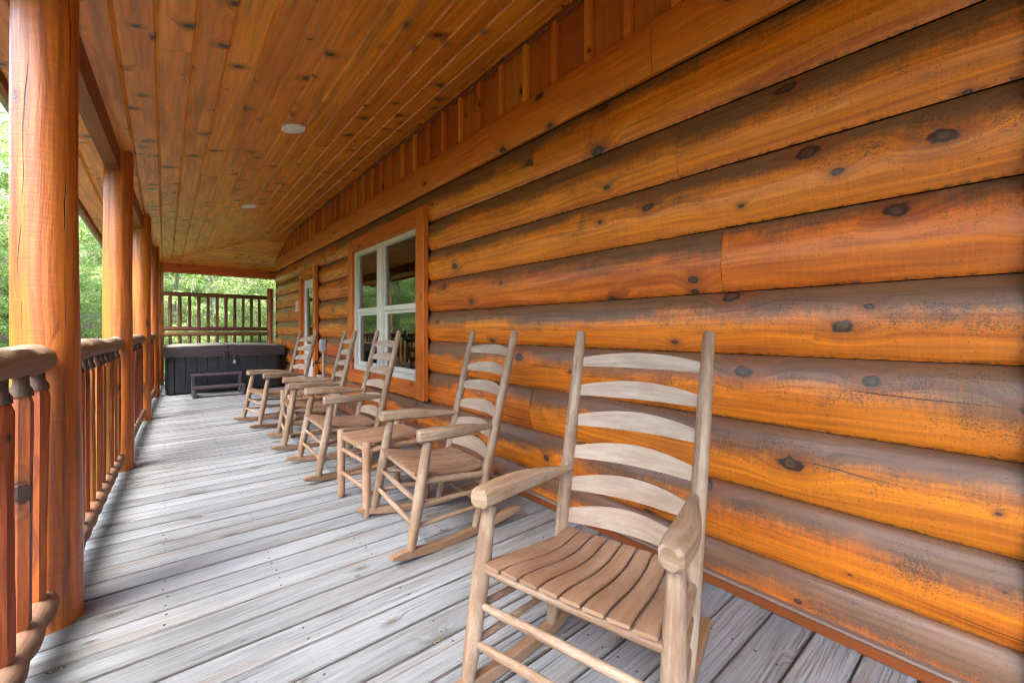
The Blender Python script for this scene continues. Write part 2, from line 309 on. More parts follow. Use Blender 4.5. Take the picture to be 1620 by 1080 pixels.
def copy_tree(o, parent=None):
    c = o.copy(); COL.objects.link(c)
    if parent is not None: c.parent = parent
    for ch in [x for x in bpy.data.objects if x.parent == o]: copy_tree(ch, c)
    return c

# ------------------------------------------------------------------ setting geometry (metres; X to the log wall, Y along the porch)
WX = 1.965
def zmain(x, y): return 3.165 - .012 * y - .237 * (1.95 - x)
def zhip(y): return 2.545 + .22 * (11.4 - y)
def yhip(x): return 11.298 - 1.139 * x
def px(y): return -.352 + .0289 * (y - 2.43)            # the post line runs very slightly askew
YB = -4.6  # wall and roof run on unseen behind the camera, lengthened to block light

# deck -----------------------------------------------------------
mb = MB(); y = .79 - .1435 * 22
while y < 11.75:
    gp = random.uniform(.006, .0095); x1 = 1.948 if y < 10.5 else 4.5
    dz = random.uniform(-.0015, .0015); tw = random.uniform(-.001, .001)
    a_ = (.1435 - gp) / 2; sec = [(-a_, -.018), (a_, -.018), (a_, .0145), (a_ - .003, .018), (a_ - .010, .018), (-a_ + .010, .018), (-a_ + .003, .018), (-a_, .0145)]; yc = y + .1435 / 2
    npt = 8; path = [(-.52 + (x1 + .52) * i / npt, yc + random.uniform(-.0006, .0006), -.018 + dz + random.uniform(-.0004, .0004)) for i in range(npt + 1)]
    mb.sweep(path, sec, es=[1, 1, 1, 1, 0, 0, 1, 1]); y += .1435
deck = tag(mb.build('deck', 'deck'), kind='structure')
mb = MB(); y = .79 - .1435 * 22
while y < 9.2:
    for xk in (-.40, .005, .41, .815, 1.22, 1.62, 1.90):
        for dy in (.035, .108):
            if y > -1: x_ = xk + random.uniform(-.008, .008); y_ = y + dy + random.uniform(-.006, .006); mb.sweep([(x_, y_, -.002), (x_, y_, .0006)], circ(.0042, 8), up=(0, 1, 0))
    y += .1435
mb.build('screws', 'dark_screw', deck)
mb = MB(); mb.box(-.50, 4.4, -2.25, 11.70, -.30, -.06); o = mb.build('deck_gap_shade', 'dark'); tag(o, kind='structure')  # solid near-black slab under the boards; the shade in the gaps is its colour

# ground: one sheet, dropping away on the left and rising into a wooded bank
def gz(x, y):
    a = -1.6 + max(0, -x - 4) * .16 + .25 * math.sin(x * .35 + y * .2)
    b = max(0, y - 13.5) * .42
    return min(a + b, 9.0)
me = bpy.data.meshes.new('ground'); n = 60; vs = []; fs = []
def axis(i, lo, hi): q = i / n * 2 - 1; return (lo + hi) / 2 + (hi - lo) / 2 * (abs(q) ** 1.8) * (1 if q > 0 else -1)
for i in range(n + 1):
    for j in range(n + 1):
        x, y_ = axis(i, -150, 150), axis(j, -140, 160); vs.append((x, y_, gz(x, y_)))
for i in range(n):
    for j in range(n): a = i * (n + 1) + j; fs.append((a, a + n + 1, a + n + 2, a + 1))
me.from_pydata(vs, [], fs); me.polygons.foreach_set('use_smooth', [True] * len(fs)); o = link('ground', me, 'ground'); tag(o, kind='structure')

# ------------------------------------------------------------------ log cabin
cab = empty('log_cabin', (WX, 4, 0), 'log cabin wall of orange stained half-round logs, greyed along the tops', 'cabin')
def P(mb, name, mat, par=cab, label=None, sharp=.62):
    o = mb.build(name, mat); 
    if par is not None:
        q = par; off = Vector((0, 0, 0))
        while q is not None: off += Vector(q.location); q = q.parent
        o.data.transform(__import__('mathutils').Matrix.Translation(-off)); o.parent = par
    if label: o['label'] = label
    return o
ZB = [-.10, .186, .459, .747, 1.034, 1.31, 1.60, 1.883, 2.159, 2.445]
JOINT = {0: [3.4], 1: [4.9], 2: [2.13], 3: [.1 - 1.2], 4: [2.93], 5: [.858], 6: [-.9], 7: [1.07], 8: [2.10, 6.3]}
tk = [0, .004, .012, .03, .06, .12, .20, .32, .42, .52, .62, .71, .79, .86, .92, .96, .985, 1.0]
def prot(t):
    if t < .40: return .010 + .040 * (1 - ((.40 - t) / .40) ** 2.6) * min(1, .35 + t * 22)
    return .050 * max(0, 1 - ((t - .40) / .60) ** 2.1) ** .72 + .004
def course(mb, a, b, z0, z1, axis_='y', base=WX, sgn=-1, rnd=None):
    rnd = random.random() if rnd is None else rnd; n = max(2, int((b - a) / .25)); b0 = len(mb.v); uo = random.uniform(0, 20); vo = random.uniform(0, 8); m = len(tk)
    for i in range(n + 1):
        q = a + (b - a) * i / n; wv = .0025 * math.sin(q * 1.7 + rnd * 9)
        edge = 1.0 if 0 < i < n else .93
        for t in tk:
            p = sgn * (prot(t) * edge + wv * (0 < t < 1)); z = z0 + .0015 + (z1 - z0 - .003) * t
            mb.v.append((base + p, q, z) if axis_ == 'y' else (q, base + p, z)); mb.d.append((rnd, t, 0, 1))
    for i in range(n):
        for j in range(m - 1):
            A = b0 + i * m + j; u0, u1 = a + (b - a) * i / n + uo, a + (b - a) * (i + 1) / n + uo; v0, v1 = tk[j] * .30 + vo, tk[j + 1] * .30 + vo
            mb.face((A, A + 1, A + m + 1, A + m), ((u0, v0), (u0, v1), (u1, v1), (u1, v0)))
    for i in (0, n):
        ids = [b0 + i * m + j for j in range(m)]; mb.face(tuple(ids), [(uo + .01 * j, vo + tk[j] * .3) for j in range(m)])
mb = MB(); WIN = (3.57, 5.63); DOOR = (7.20, 8.27)
for k in range(9):
    z0, z1 = ZB[k], ZB[k + 1]; segs = [(YB, 10.54)]
    for lo, hi, zl, zh in ((WIN[0], WIN[1], .46, 2.16), (DOOR[0], DOOR[1], -1, 2.16)):
        if z0 + .01 >= zl and z1 - .01 <= zh: segs = [t for a, b in segs for t in ((a, min(b, lo)), (max(a, hi), b)) if t[1] - t[0] > .05]
    for a, b in segs:
        cuts = [a] + [j for j in JOINT[k] if a + .1 < j < b - .1] + [b]
        for p0, p1 in zip(cuts, cuts[1:]): course(mb, p0 + .0012, p1 - .0012, z0, z1)
P(mb, 'wall', 'log', sharp=.9)
mb = MB()                                                                 # the end wall round the corner
for k in range(9): course(mb, WX - .045, 5.0, ZB[k] + .0, ZB[k + 1], 'x', 10.54, 1)
P(mb, 'wall', 'log', sharp=.9)
mb = MB(); zc = 2.49                                                      # backing so the grooves never show daylight
mb.box(WX + .004, WX + .10, YB, WIN[0] + .1, -.1, 2.7); mb.box(WX + .004, WX + .10, WIN[1] - .1, DOOR[0] + .05, -.1, 2.7); mb.box(WX + .004, WX + .10, DOOR[1] - .05, 10.5, -.1, 2.7)
mb.box(WX + .004, WX + .10, WIN[0] + .1, WIN[1] - .1, -.1, .62); mb.box(WX + .004, WX + .10, WIN[0] + .1, WIN[1] - .1, 2.15, 2.7); mb.box(WX + .004, WX + .10, DOOR[0] + .05, DOOR[1] - .05, 2.06, 2.7)
P(mb, 'wall_core', 'dark')
mb = MB(); mb.sweep([(1.915, YB, .023), (1.915, DOOR[0], .023)], crect(.045, .046, .004), t=(.5, .5)); mb.sweep([(1.915, DOOR[1], .023), (1.915, 10.5, .023)], crect(.045, .046, .004))
P(mb, 'baseboard', 'beam')
mb = MB(); mb.sweep([(1.910, YB, .0535), (1.910, DOOR[0], .0535)], crect(.06, .013, .005)); P(mb, 'baseboard_cap', 'capgray')
mb = MB()
for a, b in ((YB, 1.2), (1.203, 5.45), (5.453, 10.54)): mb.sweep([(1.937, a, 2.587), (1.937, b, 2.587)], [(.018, -.138), (-.006, -.138), (-.020, -.108), (-.027, -.03), (-.026, .06), (-.018, .118), (-.006, .138), (.018, .138)])
P(mb, 'band_board', 'trimwood')
mb = MB(); y = 1.63 - .2775 * 22                                           # vertical boards above the band
while y < 10.5:
    y1 = min(y + .2775, 10.52); ym = (y + y1) / 2
    zt = min(zmain(1.95, ym), zhip(ym)) + .05; mb.sweep([(1.957, ym, 2.70), (1.957, ym, zt)], crect(.02, y1 - y - .002, .001), up=(0, 1, 0)); y += .2775
P(mb, 'gable_boards', 'batten')
y = 1.63 - .2775 * 14
while y < 10.5:
    zt = min(zmain(1.95, y), zhip(y)) - .005
    if y > YB and zt > 2.78:
        mb = MB(); mb.sweep([(1.931, y, 2.724), (1.931, y, zt)], crect(.034, .042, .003), up=(0, 1, 0)); P(mb, 'batten', 'trimbat')
    y += .2775
mb = MB()
pth = [(1.925, YB, zmain(1.93, YB) - .020), (1.925, 9.05, zmain(1.93, 9.05) - .020)]; mb.sweep(pth, crect(.022, .035, .003))
pth = [(1.925, 9.07, zhip(9.07) - .025), (1.925, 10.5, zhip(10.5) - .025)]; mb.sweep(pth, crect(.022, .035, .003)); P(mb, 'ceiling_trim', 'beam')
# corner board at the near end
mb = MB(); mb.sweep([(1.93, -.100, -.0), (1.93, -.100, 2.45)], crect(.06, .19, .004), up=(0, 1, 0)); P(mb, 'corner_board', 'beam')
# house shell (floor, back and roof keep the rooms dark)
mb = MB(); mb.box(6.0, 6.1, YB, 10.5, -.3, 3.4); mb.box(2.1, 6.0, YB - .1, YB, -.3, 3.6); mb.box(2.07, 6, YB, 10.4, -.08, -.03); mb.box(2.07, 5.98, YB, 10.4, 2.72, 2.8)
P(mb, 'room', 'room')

# window: casing, frame, mullion, sashes, glass
def casing_set(par, y0, y1, z0, z1, wd, sill=True, top=None):
    X = 1.893; th = .055
    for nm, pth, up_ in (('casing', [(X, y0 - wd / 2, z0 - (wd if sill else 0)), (X, y0 - wd / 2, z1 + wd)], (0, 1, 0)), ('casing', [(X, y1 + wd / 2, z0 - (wd if sill else 0)), (X, y1 + wd / 2, z1 + wd)], (0, 1, 0))):
        m_ = MB(); m_.sweep(pth, crect(th, wd, .005), up=up_); P(m_, nm, 'casing', par)
    m_ = MB(); m_.sweep([(X + .003, y0, z1 + wd / 2), (X + .003, y1, z1 + wd / 2)], crect(th, wd, .005)); P(m_, 'casing', 'casing', par)
    if sill: m_ = MB(); m_.sweep([(X + .003, y0, z0 - wd / 2), (X + .003, y1, z0 - wd / 2)], crect(th, wd, .012)); P(m_, 'casing', 'casing', par)
win = bpy.data.objects.new('window', None); COL.objects.link(win); win.parent = cab; win['label'] = 'double white window with four reflecting panes'
casing_set(win, 3.72, 5.50, .64, 2.135, .165)
mb = MB(); X = 1.925
mb.box(X - .025, X + .05, 3.72, 3.785, .64, 2.135); mb.box(X - .025, X + .05, 5.44, 5.50, .64, 2.135)
mb.box(X - .025, X + .05, 3.785, 5.44, 2.08, 2.135); mb.box(X - .035, X + .05, 3.785, 5.44, .64, .70); mb.box(X - .027, X + .048, 4.595, 4.755, .70, 2.08)
fr_ = P(mb, 'frame', 'white', win)
for a, b in ((3.785, 4.595), (4.755, 5.44)):
    mb = MB(); mb.box(X - .012, X + .03, a, b, 1.352, 1.41); mb.box(X - .002, X + .03, a, a + .02, 1.41, 2.08); mb.box(X - .002, X + .03, b - .02, b, 1.41, 2.08); P(mb, 'upper_sash', 'white', win)
    mb = MB(); mb.box(X + .006, X + .04, a, a + .05, .70, 1.352); mb.box(X + .006, X + .04, b - .05, b, .70, 1.352); mb.box(X + .006, X + .04, a + .05, b - .05, .70, .745); mb.box(X + .006, X + .04, a + .05, b - .05, 1.32, 1.352)
    P(mb, 'lower_sash', 'white', win)
    mb = MB(); mb.box(X + .016, X + .020, a + .02, b - .02, 1.41, 2.08, .0005); P(mb, 'pane', 'glass', win)
    mb = MB(); mb.box(X + .024, X + .028, a + .05, b - .05, .745, 1.32, .0005); P(mb, 'pane', 'glass', win)
    mb = MB()
    for q in range(11): mb.box(X + .10, X + .135, a - .03, b + .03, 2.10 - q * .045, 2.103 - q * .045, .0005)
    P(mb, 'blind', 'blind', win)
# door
door = bpy.data.objects.new('door', None); COL.objects.link(door); door.parent = cab; door['label'] = 'pale glazed door beyond the window'
casing_set(door, 7.35, 8.15, .0, 2.05, .13, sill=False)
mb = MB(); mb.box(1.905, 1.975, 7.35, 7.385, 0, 2.05); mb.box(1.905, 1.975, 8.115, 8.15, 0, 2.05); mb.box(1.905, 1.975, 7.385, 8.115, 2.015, 2.05); mb.box(1.89, 1.975, 7.385, 8.115, 0, .03)
P(mb, 'frame', 'casing', door)
mb = MB(); mb.box(1.925, 1.965, 7.39, 7.52, .03, 2.01); mb.box(1.925, 1.965, 7.98, 8.11, .03, 2.01); mb.box(1.925, 1.965, 7.52, 7.98, 1.86, 2.01); mb.box(1.925, 1.965, 7.52, 7.98, .03, .90)
for q in (7.6, 7.68, 7.76, 7.84, 7.92): mb.box(1.920, 1.925, q - .006, q + .006, .12, .82, .001)
P(mb, 'leaf', 'door', door)
mb = MB(); mb.box(1.94, 1.945, 7.52, 7.98, .90, 1.86, .0005); P(mb, 'pane', 'glass', door)
mb = MB(); mb.log((1.925, 7.45, .98), (1.88, 7.45, .98), .012, n=10, seg=2); mb.log((1.88, 7.45, .98), (1.845, 7.45, .98), .028, n=12, seg=2); P(mb, 'handle', 'metal', door)

# ------------------------------------------------------------------ porch roof: ceiling boards, hip, fascia, light-blocking slab
roof = empty('porch_roof', (.6, 5, 2.9), 'sloping porch ceiling of knotty orange tongue-and-groove boards', 'roof')
def plank(mb, A, B, wv, nrm, wid, uo=None):
    """ceiling board from A to B; across vector wv, bevelled edges facing down"""
    pass
mb = MB(); xs = -.189 - .16 * 3
def strip(mb, c0, c1, f, rnd):
    """c0,c1: the two long edges as lists of points; boards get a small V groove each side"""
    b0 = len(mb.v); n = len(c0); uo = random.uniform(0, 20); vo = random.uniform(0, 8); L = 0
    prof = [(0, .012), (.018, .010), (.07, .0), (.5, .0), (.93, .0), (.982, .010), (1, .012)]
    for i in range(n):
        for a, h_ in prof:
            p = Vector(c0[i]).lerp(Vector(c1[i]), a); p.z += h_; mb.v.append(tuple(p)); mb.d.append((rnd, a, 0, 1))
    m = len(prof); W_ = (Vector(c0[0]) - Vector(c1[0])).length; L = 0
    for i in range(n - 1):
        L1 = L + (Vector(c0[i + 1]) - Vector(c0[i])).length
        for j in range(m - 1):
            a = b0 + i * m + j; mb.face((a, a + 1, a + m + 1, a + m), ((L + uo, prof[j][0] * W_ + vo), (L + uo, prof[j + 1][0] * W_ + vo), (L1 + uo, prof[j + 1][0] * W_ + vo), (L1 + uo, prof[j][0] * W_ + vo)))
        L = L1
    return
x = xs; k = 0
while x < 1.90:
    x2 = min(x + .16, 1.955); cuts = [YB]
    q = YB + random.uniform(.8, 3.6)
    while q < 9: cuts.append(q); q += random.uniform(2.2, 4.2)
    for i, a in enumerate(cuts):
        last = i == len(cuts) - 1; b0_, b1_ = (yhip(x), yhip(x2)) if last else (cuts[i + 1] - .0015, cuts[i + 1] - .0015)
        strip(mb, [(x, a, zmain(x, a)), (x, (a + b0_) / 2, zmain(x, (a + b0_) / 2)), (x, b0_, zmain(x, b0_))], [(x2, a, zmain(x2, a)), (x2, (a + b1_) / 2, zmain(x2, (a + b1_) / 2)), (x2, b1_, zmain(x2, b1_))], 0, random.random())
    x += .16
P(mb, 'ceiling', 'ceil', roof, sharp=.25)
mb = MB(); y = 9.07
def xh(y): return (11.298 - y) / 1.139
while y < 11.85:
    y2 = y + .16; strip(mb, [(xh(y), y, zhip(y)), (2, y, zhip(y)), (4.5, y, zhip(y))], [(xh(y2), y2, zhip(y2)), (2, y2, zhip(y2)), (4.5, y2, zhip(y2))], 0, random.random()); y = y2
P(mb, 'hip_ceiling', 'ceil', roof, sharp=.25)
mb = MB(); hp = [(xh(q), q, min(zhip(q), zmain(xh(q), q)) - .004) for q in (9.08, 10.2, 11.4)]; mb.sweep(hp, crect(.035, .012, .003)); P(mb, 'hip_trim', 'ceil', roof)
xe = xs - .0; ze = zmain(xe, 5)
mb = MB(); mb.sweep([(xe - .02, YB, zmain(xe, YB) + .03), (xe - .02, 11.9, zmain(xe, 11.9) + .03)], crect(.036, .14, .003)); mb.sweep([(xe - .02, 11.9, zhip(11.9) + .03), (4.5, 11.9, zhip(11.9) + .03)], crect(.036, .14, .003)); P(mb, 'fascia', 'beam', roof)
mb = MB(); mb.sweep([(xe - .065, YB, zmain(xe, YB) + .05), (xe - .065, 11.95, zmain(xe, 11.9) + .05)], crect(.05, .10, .01)); mb.sweep([(xe - .065, 11.95, zhip(11.9) + .05), (4.5, 11.95, zhip(11.9) + .05)], crect(.05, .10, .01)); P(mb, 'gutter', 'gutter', roof)
mb = MB(); V = [(xe - .1, YB - .1, zmain(xe, 0) + .16), (6.2, YB - .1, zmain(6.2, 0) + .16), (6.2, 12.0, zhip(12) + .2), (xe - .1, 12.0, zhip(12) + .16), (6.2, 4.6, zmain(6.2, 4.6) + .16)]  # plain dark slab over the ceiling, unseen, added to block light from above
for p_ in V: mb.v.append(p_); mb.d.append((.5, .5, 0, 1))
for f_ in ((0, 1, 4, 3), (3, 4, 2)): mb.face(f_, [(V[i][0], V[i][1]) for i in f_])
b_ = len(mb.v)
for p_ in V: mb.v.append((p_[0], p_[1], p_[2] + .04)); mb.d.append((.5, .5, 0, 1))
for f_ in ((0, 1, 4, 3), (3, 4, 2)): mb.face(tuple(b_ + i for i in f_), [(V[i][0], V[i][1]) for i in f_])
for a, c in ((0, 1), (1, 4), (4, 2), (2, 3), (3, 0)): mb.face((a, c, b_ + c, b_ + a), [(0, 0)] * 4)
P(mb, 'roof_blocker', 'roof', roof)
mb = MB(); mb.box(2.0, 6.1, YB - .08, YB - .02, 2.7, 4.0); P(mb, 'gable_end', 'batten', roof)

# beams over the posts, and over the far opening
PY = [.12, 2.43, 4.71, 7.10, 9.45, 11.42]
bgp = 'beams over the porch posts'
lab = ['dark beam behind the nearest log post', 'dark beam from the nearest log post to the second', 'dark beam from the second log post to the third', 'dark beam from the third log post to the fourth', 'dark beam from the fourth log post to the corner post']
for i in range(5):
    a, b = PY[i], PY[i + 1]
    mb = MB(); mb.sweep([(px(a) + .012 - .035, a, zmain(px(a), a) - .07), (px(b) + .012 - .035, b, zmain(px(b), b) - .07)], crect(.085, .19, .004)); o = mb.build('beam', 'beam'); tag(o, lab[i], 'beam', bgp)
mb = MB(); mb.sweep([(-.05, 11.42, 2.455), (4.4, 11.42, 2.475)], crect(.09, .20, .004)); o = mb.build('beam', 'trimwood'); tag(o, 'orange beam across the far opening above the hot tub', 'beam')

# ------------------------------------------------------------------ posts
plab = ['log post behind the camera at the near end', 'nearest and widest-looking log post, cracked, at the left edge', 'second log post from the camera with a pale lit side', 'third log post from the camera', 'fourth log post from the camera, left of the hot tub', 'corner log post behind the left edge of the hot tub']
for i, y in enumerate(PY):
    x = px(y); zt = zmain(x + .05, y) - .003; e = empty('porch_post', (x, y, 0), plab[i], 'post', 'log posts along the porch edge')
    r1 = .090 if i != 1 else .091; r0 = r1 + .009
    mb = MB(); path = []; secs = []; nn = 40
    for q in range(13):
        f = q / 12; z = f * zt; r = r0 + (r1 - r0) * min(1, f * 1.6); path.append((.004 * math.sin(f * 5 + i), .004 * math.cos(f * 4 + i * 2), z))
        secs.append([(r * (1 + .012 * math.sin(3 * t_ / nn * 6.283 + i + f * 2) + .008 * math.sin(5 * t_ / nn * 6.283 + f * 7)) * math.cos(t_ / nn * 6.283 + 4.2), r * (1 + .012 * math.sin(3 * t_ / nn * 6.283 + i + f * 2) + .008 * math.sin(5 * t_ / nn * 6.283 + f * 7)) * math.sin(t_ / nn * 6.283 + 4.2)) for t_ in range(nn)])
    mb.sweep(path, secs, up=(0, 1, 0)); mb.build('log', 'post', e)
e = empty('privacy_post', (1.955, 11.40, 0), 'short round post at the right end of the tall privacy railing', 'post')
mb = MB(); mb.log((0, 0, 0), (0, 0, 2.12), .078, .075, n=24, seg=8); mb.build('log', 'post', e)

# ------------------------------------------------------------------ railings
rlab = ['nearest log railing section, in front of the first post at lower left', 'log railing section between the first and second posts', 'log railing section between the second and third posts', 'log railing section between the third and fourth posts', 'log railing section between the fourth post and the corner post']
def baluster(e, y, x, z0, z1, r, neck=True, mat='bal'):
    mb = MB(); ph = random.uniform(0, 1); dx, dy = random.uniform(-.003, .003), random.uniform(-.004, .004); n = 8; path = []; secs = []
    zs = [z0 - .03, z0 + .0, z0 + .03] + [z0 + .03 + (z1 - z0 - .06) * q / 6 for q in range(1, 6)] + [z1 - .03, z1]
    base = [random.uniform(-.13, .13) for _ in range(n)]
    for q, z in enumerate(zs):
        rr = r * (.72 if q == 0 else .86 if q == 1 else 1.0 if q < len(zs) - 1 else .80) * (1 + random.uniform(-.03, .03)); base = [b_ * .9 + random.uniform(-.06, .06) for b_ in base]
        path.append((x + dx * q / 5, y + dy * q / 5, z)); secs.append([(rr * (1 + base[j]) * math.cos(j / n * 6.283 + ph), rr * (1 + base[j]) * math.sin(j / n * 6.283 + ph)) for j in range(n)])
    mb.sweep(path, secs, up=(0, 1, 0)); b = mb.build('baluster', mat, e, sharp=.42)
    if neck:
        m2 = MB(); X, Y = path[-1][0], path[-1][1]
        m2.sweep([(X, Y, z1 - .004), (X, Y, z1 + .016), (X, Y, z1 + .03), (X, Y, z1 + .075)], [circ(r * .98, 12), circ(r * .92, 12, 0, .04), circ(r * .66, 12, 0, .04), circ(r * .6, 12, 0, .04)], up=(0, 1, 0)); m2.build('neck', 'neck', b)
def railing(a, b, e, x0, y0, ztop=1.037, zbot=.118):
    n = max(4, round((b - a - .28) / .186)); ys = [a + .12 + (b - a - .24) * (i + .5) / n + (.05 if a < 1 else 0) for i in range(n)]
    X = lambda y_: px(y_) - x0
    mb = MB(); path = []; secs = []; st = 26
    for i in range(st + 1):
        f = i / st; y_ = a + .085 + (b - a - .17) * f; ed = min(f, 1 - f) * (b - a); r = .051 * (1 if ed > .06 else .80 if ed > .02 else .5) * (1 + .05 * math.sin(y_ * 9 + a)) * random.uniform(.97, 1.03)
        path.append((X(y_) + .005 * math.sin(y_ * 3), y_ - y0, ztop + .004 * math.sin(y_ * 4 + 1))); hw_ = [1 + .06 * math.sin(j * 1.9 + i * .8) + random.uniform(-.045, .045) for j in range(14)]; secs.append([(r * hw_[j] * math.cos(j / 14 * 6.283), r * hw_[j] * math.sin(j / 14 * 6.283)) for j in range(14)])
    path = [path[0]] + path + [path[-1]]; path[0] = (path[0][0], path[0][1] - .05, path[0][2]); path[-1] = (path[-1][0], path[-1][1] + .05, path[-1][2]); secs = [circ(.024)] + secs + [circ(.024)]
    mb.sweep(path, secs); mb.build('top_rail', 'rail', e, sharp=.7)
    mb = MB(); path = []; secs = []; st = n * 6 + 6; pitch = ys[1] - ys[0]
    for i in range(st + 1):
        y_ = a + .07 + (b - a - .14) * i / st; c = abs(math.cos(math.pi * (y_ - ys[0]) / pitch)); r = .041 + .014 * c ** .8
        if i in (0, st): r *= .6
        path.append((X(y_), y_ - y0, zbot)); secs.append([(r * (1 + random.uniform(-.03, .03)) * math.cos(j / 14 * 6.283), r * (1 + random.uniform(-.03, .03)) * math.sin(j / 14 * 6.283)) for j in range(14)])
    mb.sweep(path, secs); mb.build('bottom_rail', 'rail2', e, sharp=.7)
    for y_ in ys: baluster(e, y_ - y0, X(y_), zbot + .045, ztop - .108, random.uniform(.028, .032))
for i in range(5):
    a, b = PY[i], PY[i + 1]; e = empty('railing', (px(a), a, 0), rlab[i], 'railing', 'log railing sections along the left edge'); railing(a, b, e, px(a), a)
e = empty('privacy_railing', (0, 11.40, 0), 'tall double-height log privacy railing behind the hot tub', 'railing')
for z in (1.903, 1.168, 1.058, .13):
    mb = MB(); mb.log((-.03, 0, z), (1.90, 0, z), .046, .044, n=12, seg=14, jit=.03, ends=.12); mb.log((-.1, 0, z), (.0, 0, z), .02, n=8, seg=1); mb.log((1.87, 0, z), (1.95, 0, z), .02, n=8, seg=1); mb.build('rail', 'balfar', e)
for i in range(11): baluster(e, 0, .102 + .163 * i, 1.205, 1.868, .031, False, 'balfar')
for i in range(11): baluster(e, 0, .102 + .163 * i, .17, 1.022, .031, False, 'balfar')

# ------------------------------------------------------------------ rocking chairs
def lerp3(a, b, t): return tuple(a[i] + (b[i] - a[i]) * t for i in range(3))
def turned(mb, a, b, prof, n=14, rnd=None):
    path = [lerp3(a, b, t) for t, r in prof]; mb.sweep(path, [circ(r, n) for t, r in prof], up=(0, 1, 0) if abs(b[2] - a[2]) > .2 else (0, 0, 1), rnd=rnd)
A1, Z1, A2, B2, Z2, A3, B3, A4, B4, Z4 = .304, .053, .294, .093, .573, .242, .398, .253, .66, 1.135
def yc(a, b, z): return (b, a, z)       # local frame: x = towards the back, y = across, z = up
def fleg(s, t): return yc(s * (A1 + (A2 - A1) * t), B2 * t, Z1 + (Z2 - Z1) * t)
def bpost(s, t): return yc(s * (A3 + (A4 - A3) * t), B3 + (B4 - B3) * t, Z1 + (Z4 - Z1) * t)
def seatz(q): return .400 + .006 * math.sin(q * 5) - .052 * q ** .8 + .020 * max(0, q - .75) * 4 * .8 - .018 * math.sin(min(1, q) * math.pi) ** 2
def chair():
    e = empty('rocking_chair', (0, 0, 0), '', 'rocking chair', 'rocking chairs in a row along the log wall')
    for s_ in (-1, 1):
        mb = MB(); turned(mb, fleg(s_, -.02), fleg(s_, 1.0), [(0, .018), (.03, .021), (.15, .0255), (.45, .0285), (.6, .029), (.8, .0265), (.93, .024), (1, .023)], 16); mb.build('leg', 'chair', e)
        mb = MB(); turned(mb, bpost(s_, -.02), bpost(s_, 1.0), [(0, .017), (.04, .021), (.12, .0245), (.3, .0265), (.6, .0255), (.85, .0235), (.985, .0205), (.993, .019), (1.0, .016)], 18); mb.build('back_post', 'chair', e)
        # rocker
        mb = MB(); path = []; secs = []
        for i in range(15):
            b_ = -.105 + (.70 + .105) * i / 14; zb = (b_ - .24) ** 2 / 3.4 + .001; a_ = s_ * (A1 + (A3 - A1) * max(0, min(1.1, b_ / B3)) ) if b_ > 0 else s_ * (A1 + .016 * (-b_ / .1))
            hh = .042 if 0 < i < 14 else .016
            path.append(yc(a_, b_, zb + .021)); secs.append(crect(.036, hh, .004, 0, .0 if hh > .02 else -.004))
        mb.sweep(path, secs); mb.build('rocker', 'chairdark', e, sharp=.5)
        # armrest: thick blade, wavy outer edge, narrowing to a tenon at the post
        mb = MB(); path = []; secs = []; F = fleg(s_, 1.0); Bk = bpost(s_, .485); st = 14
        for i in range(st + 1):
            q = i / st; p = lerp3((F[0] - .058, F[1], .606), Bk, q); w_ = .064 - .012 * q - .030 * max(0, q - .45) ** 1.1; w_ += .010 * math.sin(q * 6.0); h_ = .060 if q < .55 else .060 - .038 * ((q - .55) / .45) ** 1.2
            up_ = .010 * math.sin(q * math.pi) ; zc_ = p[2] + (.066 - h_) / 2 * .55 + up_
            c_ = .014 if i == 0 else .011
            if i == 0: w_ -= .016; h_ -= .008
            path.append((p[0] + (.0 if i else .0), p[1] + s_ * .012 * math.sin(q * 4.5), zc_)); secs.append(crect(max(.016, w_), max(.016, h_), min(c_, max(.016, h_) * .4)))
            if i == 0: path.append((p[0] + .009, p[1] + s_ * .002, zc_)); secs.append(crect(.062, .060, .012))
        mb.sweep(path, secs); mb.build('armrest', 'chair', e, sharp=.45)
        mb = MB()
        for tf, tb, r_ in ((.63, .255, .0155), (.41, .175, .0115), (.21, .095, .0115)):
            turned(mb, fleg(s_, tf), bpost(s_, tb), [(0, r_ * .7), (.12, r_), (.5, r_ * 1.12), (.88, r_), (1, r_ * .7)], 10)
        mb.build('side_stretchers', 'chair', e)
    for nm, t1 in (('front_stretcher', .43), ('front_stretcher', .22)):
        mb = MB(); r_ = .0125; turned(mb, fleg(-1, t1), fleg(1, t1), [(0, r_ * .75), (.12, r_), (.5, r_ * 1.2), (.88, r_), (1, r_ * .75)], 12); mb.build(nm, 'chair', e)
    for t1 in (.20, .11):
        mb = MB(); r_ = .011; turned(mb, bpost(-1, t1), bpost(1, t1), [(0, r_ * .75), (.12, r_), (.5, r_ * 1.2), (.88, r_), (1, r_ * .75)], 12); mb.build('rear_stretcher', 'chair', e)
    mb = MB(); turned(mb, fleg(-1, .635), fleg(1, .635), [(0, .014), (.1, .017), (.9, .017), (1, .014)], 12); turned(mb, bpost(-1, .262), bpost(1, .262), [(0, .014), (.1, .016), (.9, .016), (1, .014)], 12); mb.build('seat_rails', 'chair', e)
    for s_ in (-1, 1):
        for t_ in (.262, .485):
            p_ = bpost(s_, t_); mb = MB(); mb.log((p_[0] - .0275, p_[1] + s_ * .004, p_[2]), (p_[0] - .022, p_[1] + s_ * .004, p_[2]), .0042, n=8, seg=1); mb.build('peg', 'dark_screw', e)
    # seat: eight slats running front to back
    mb = MB(); ns = 8
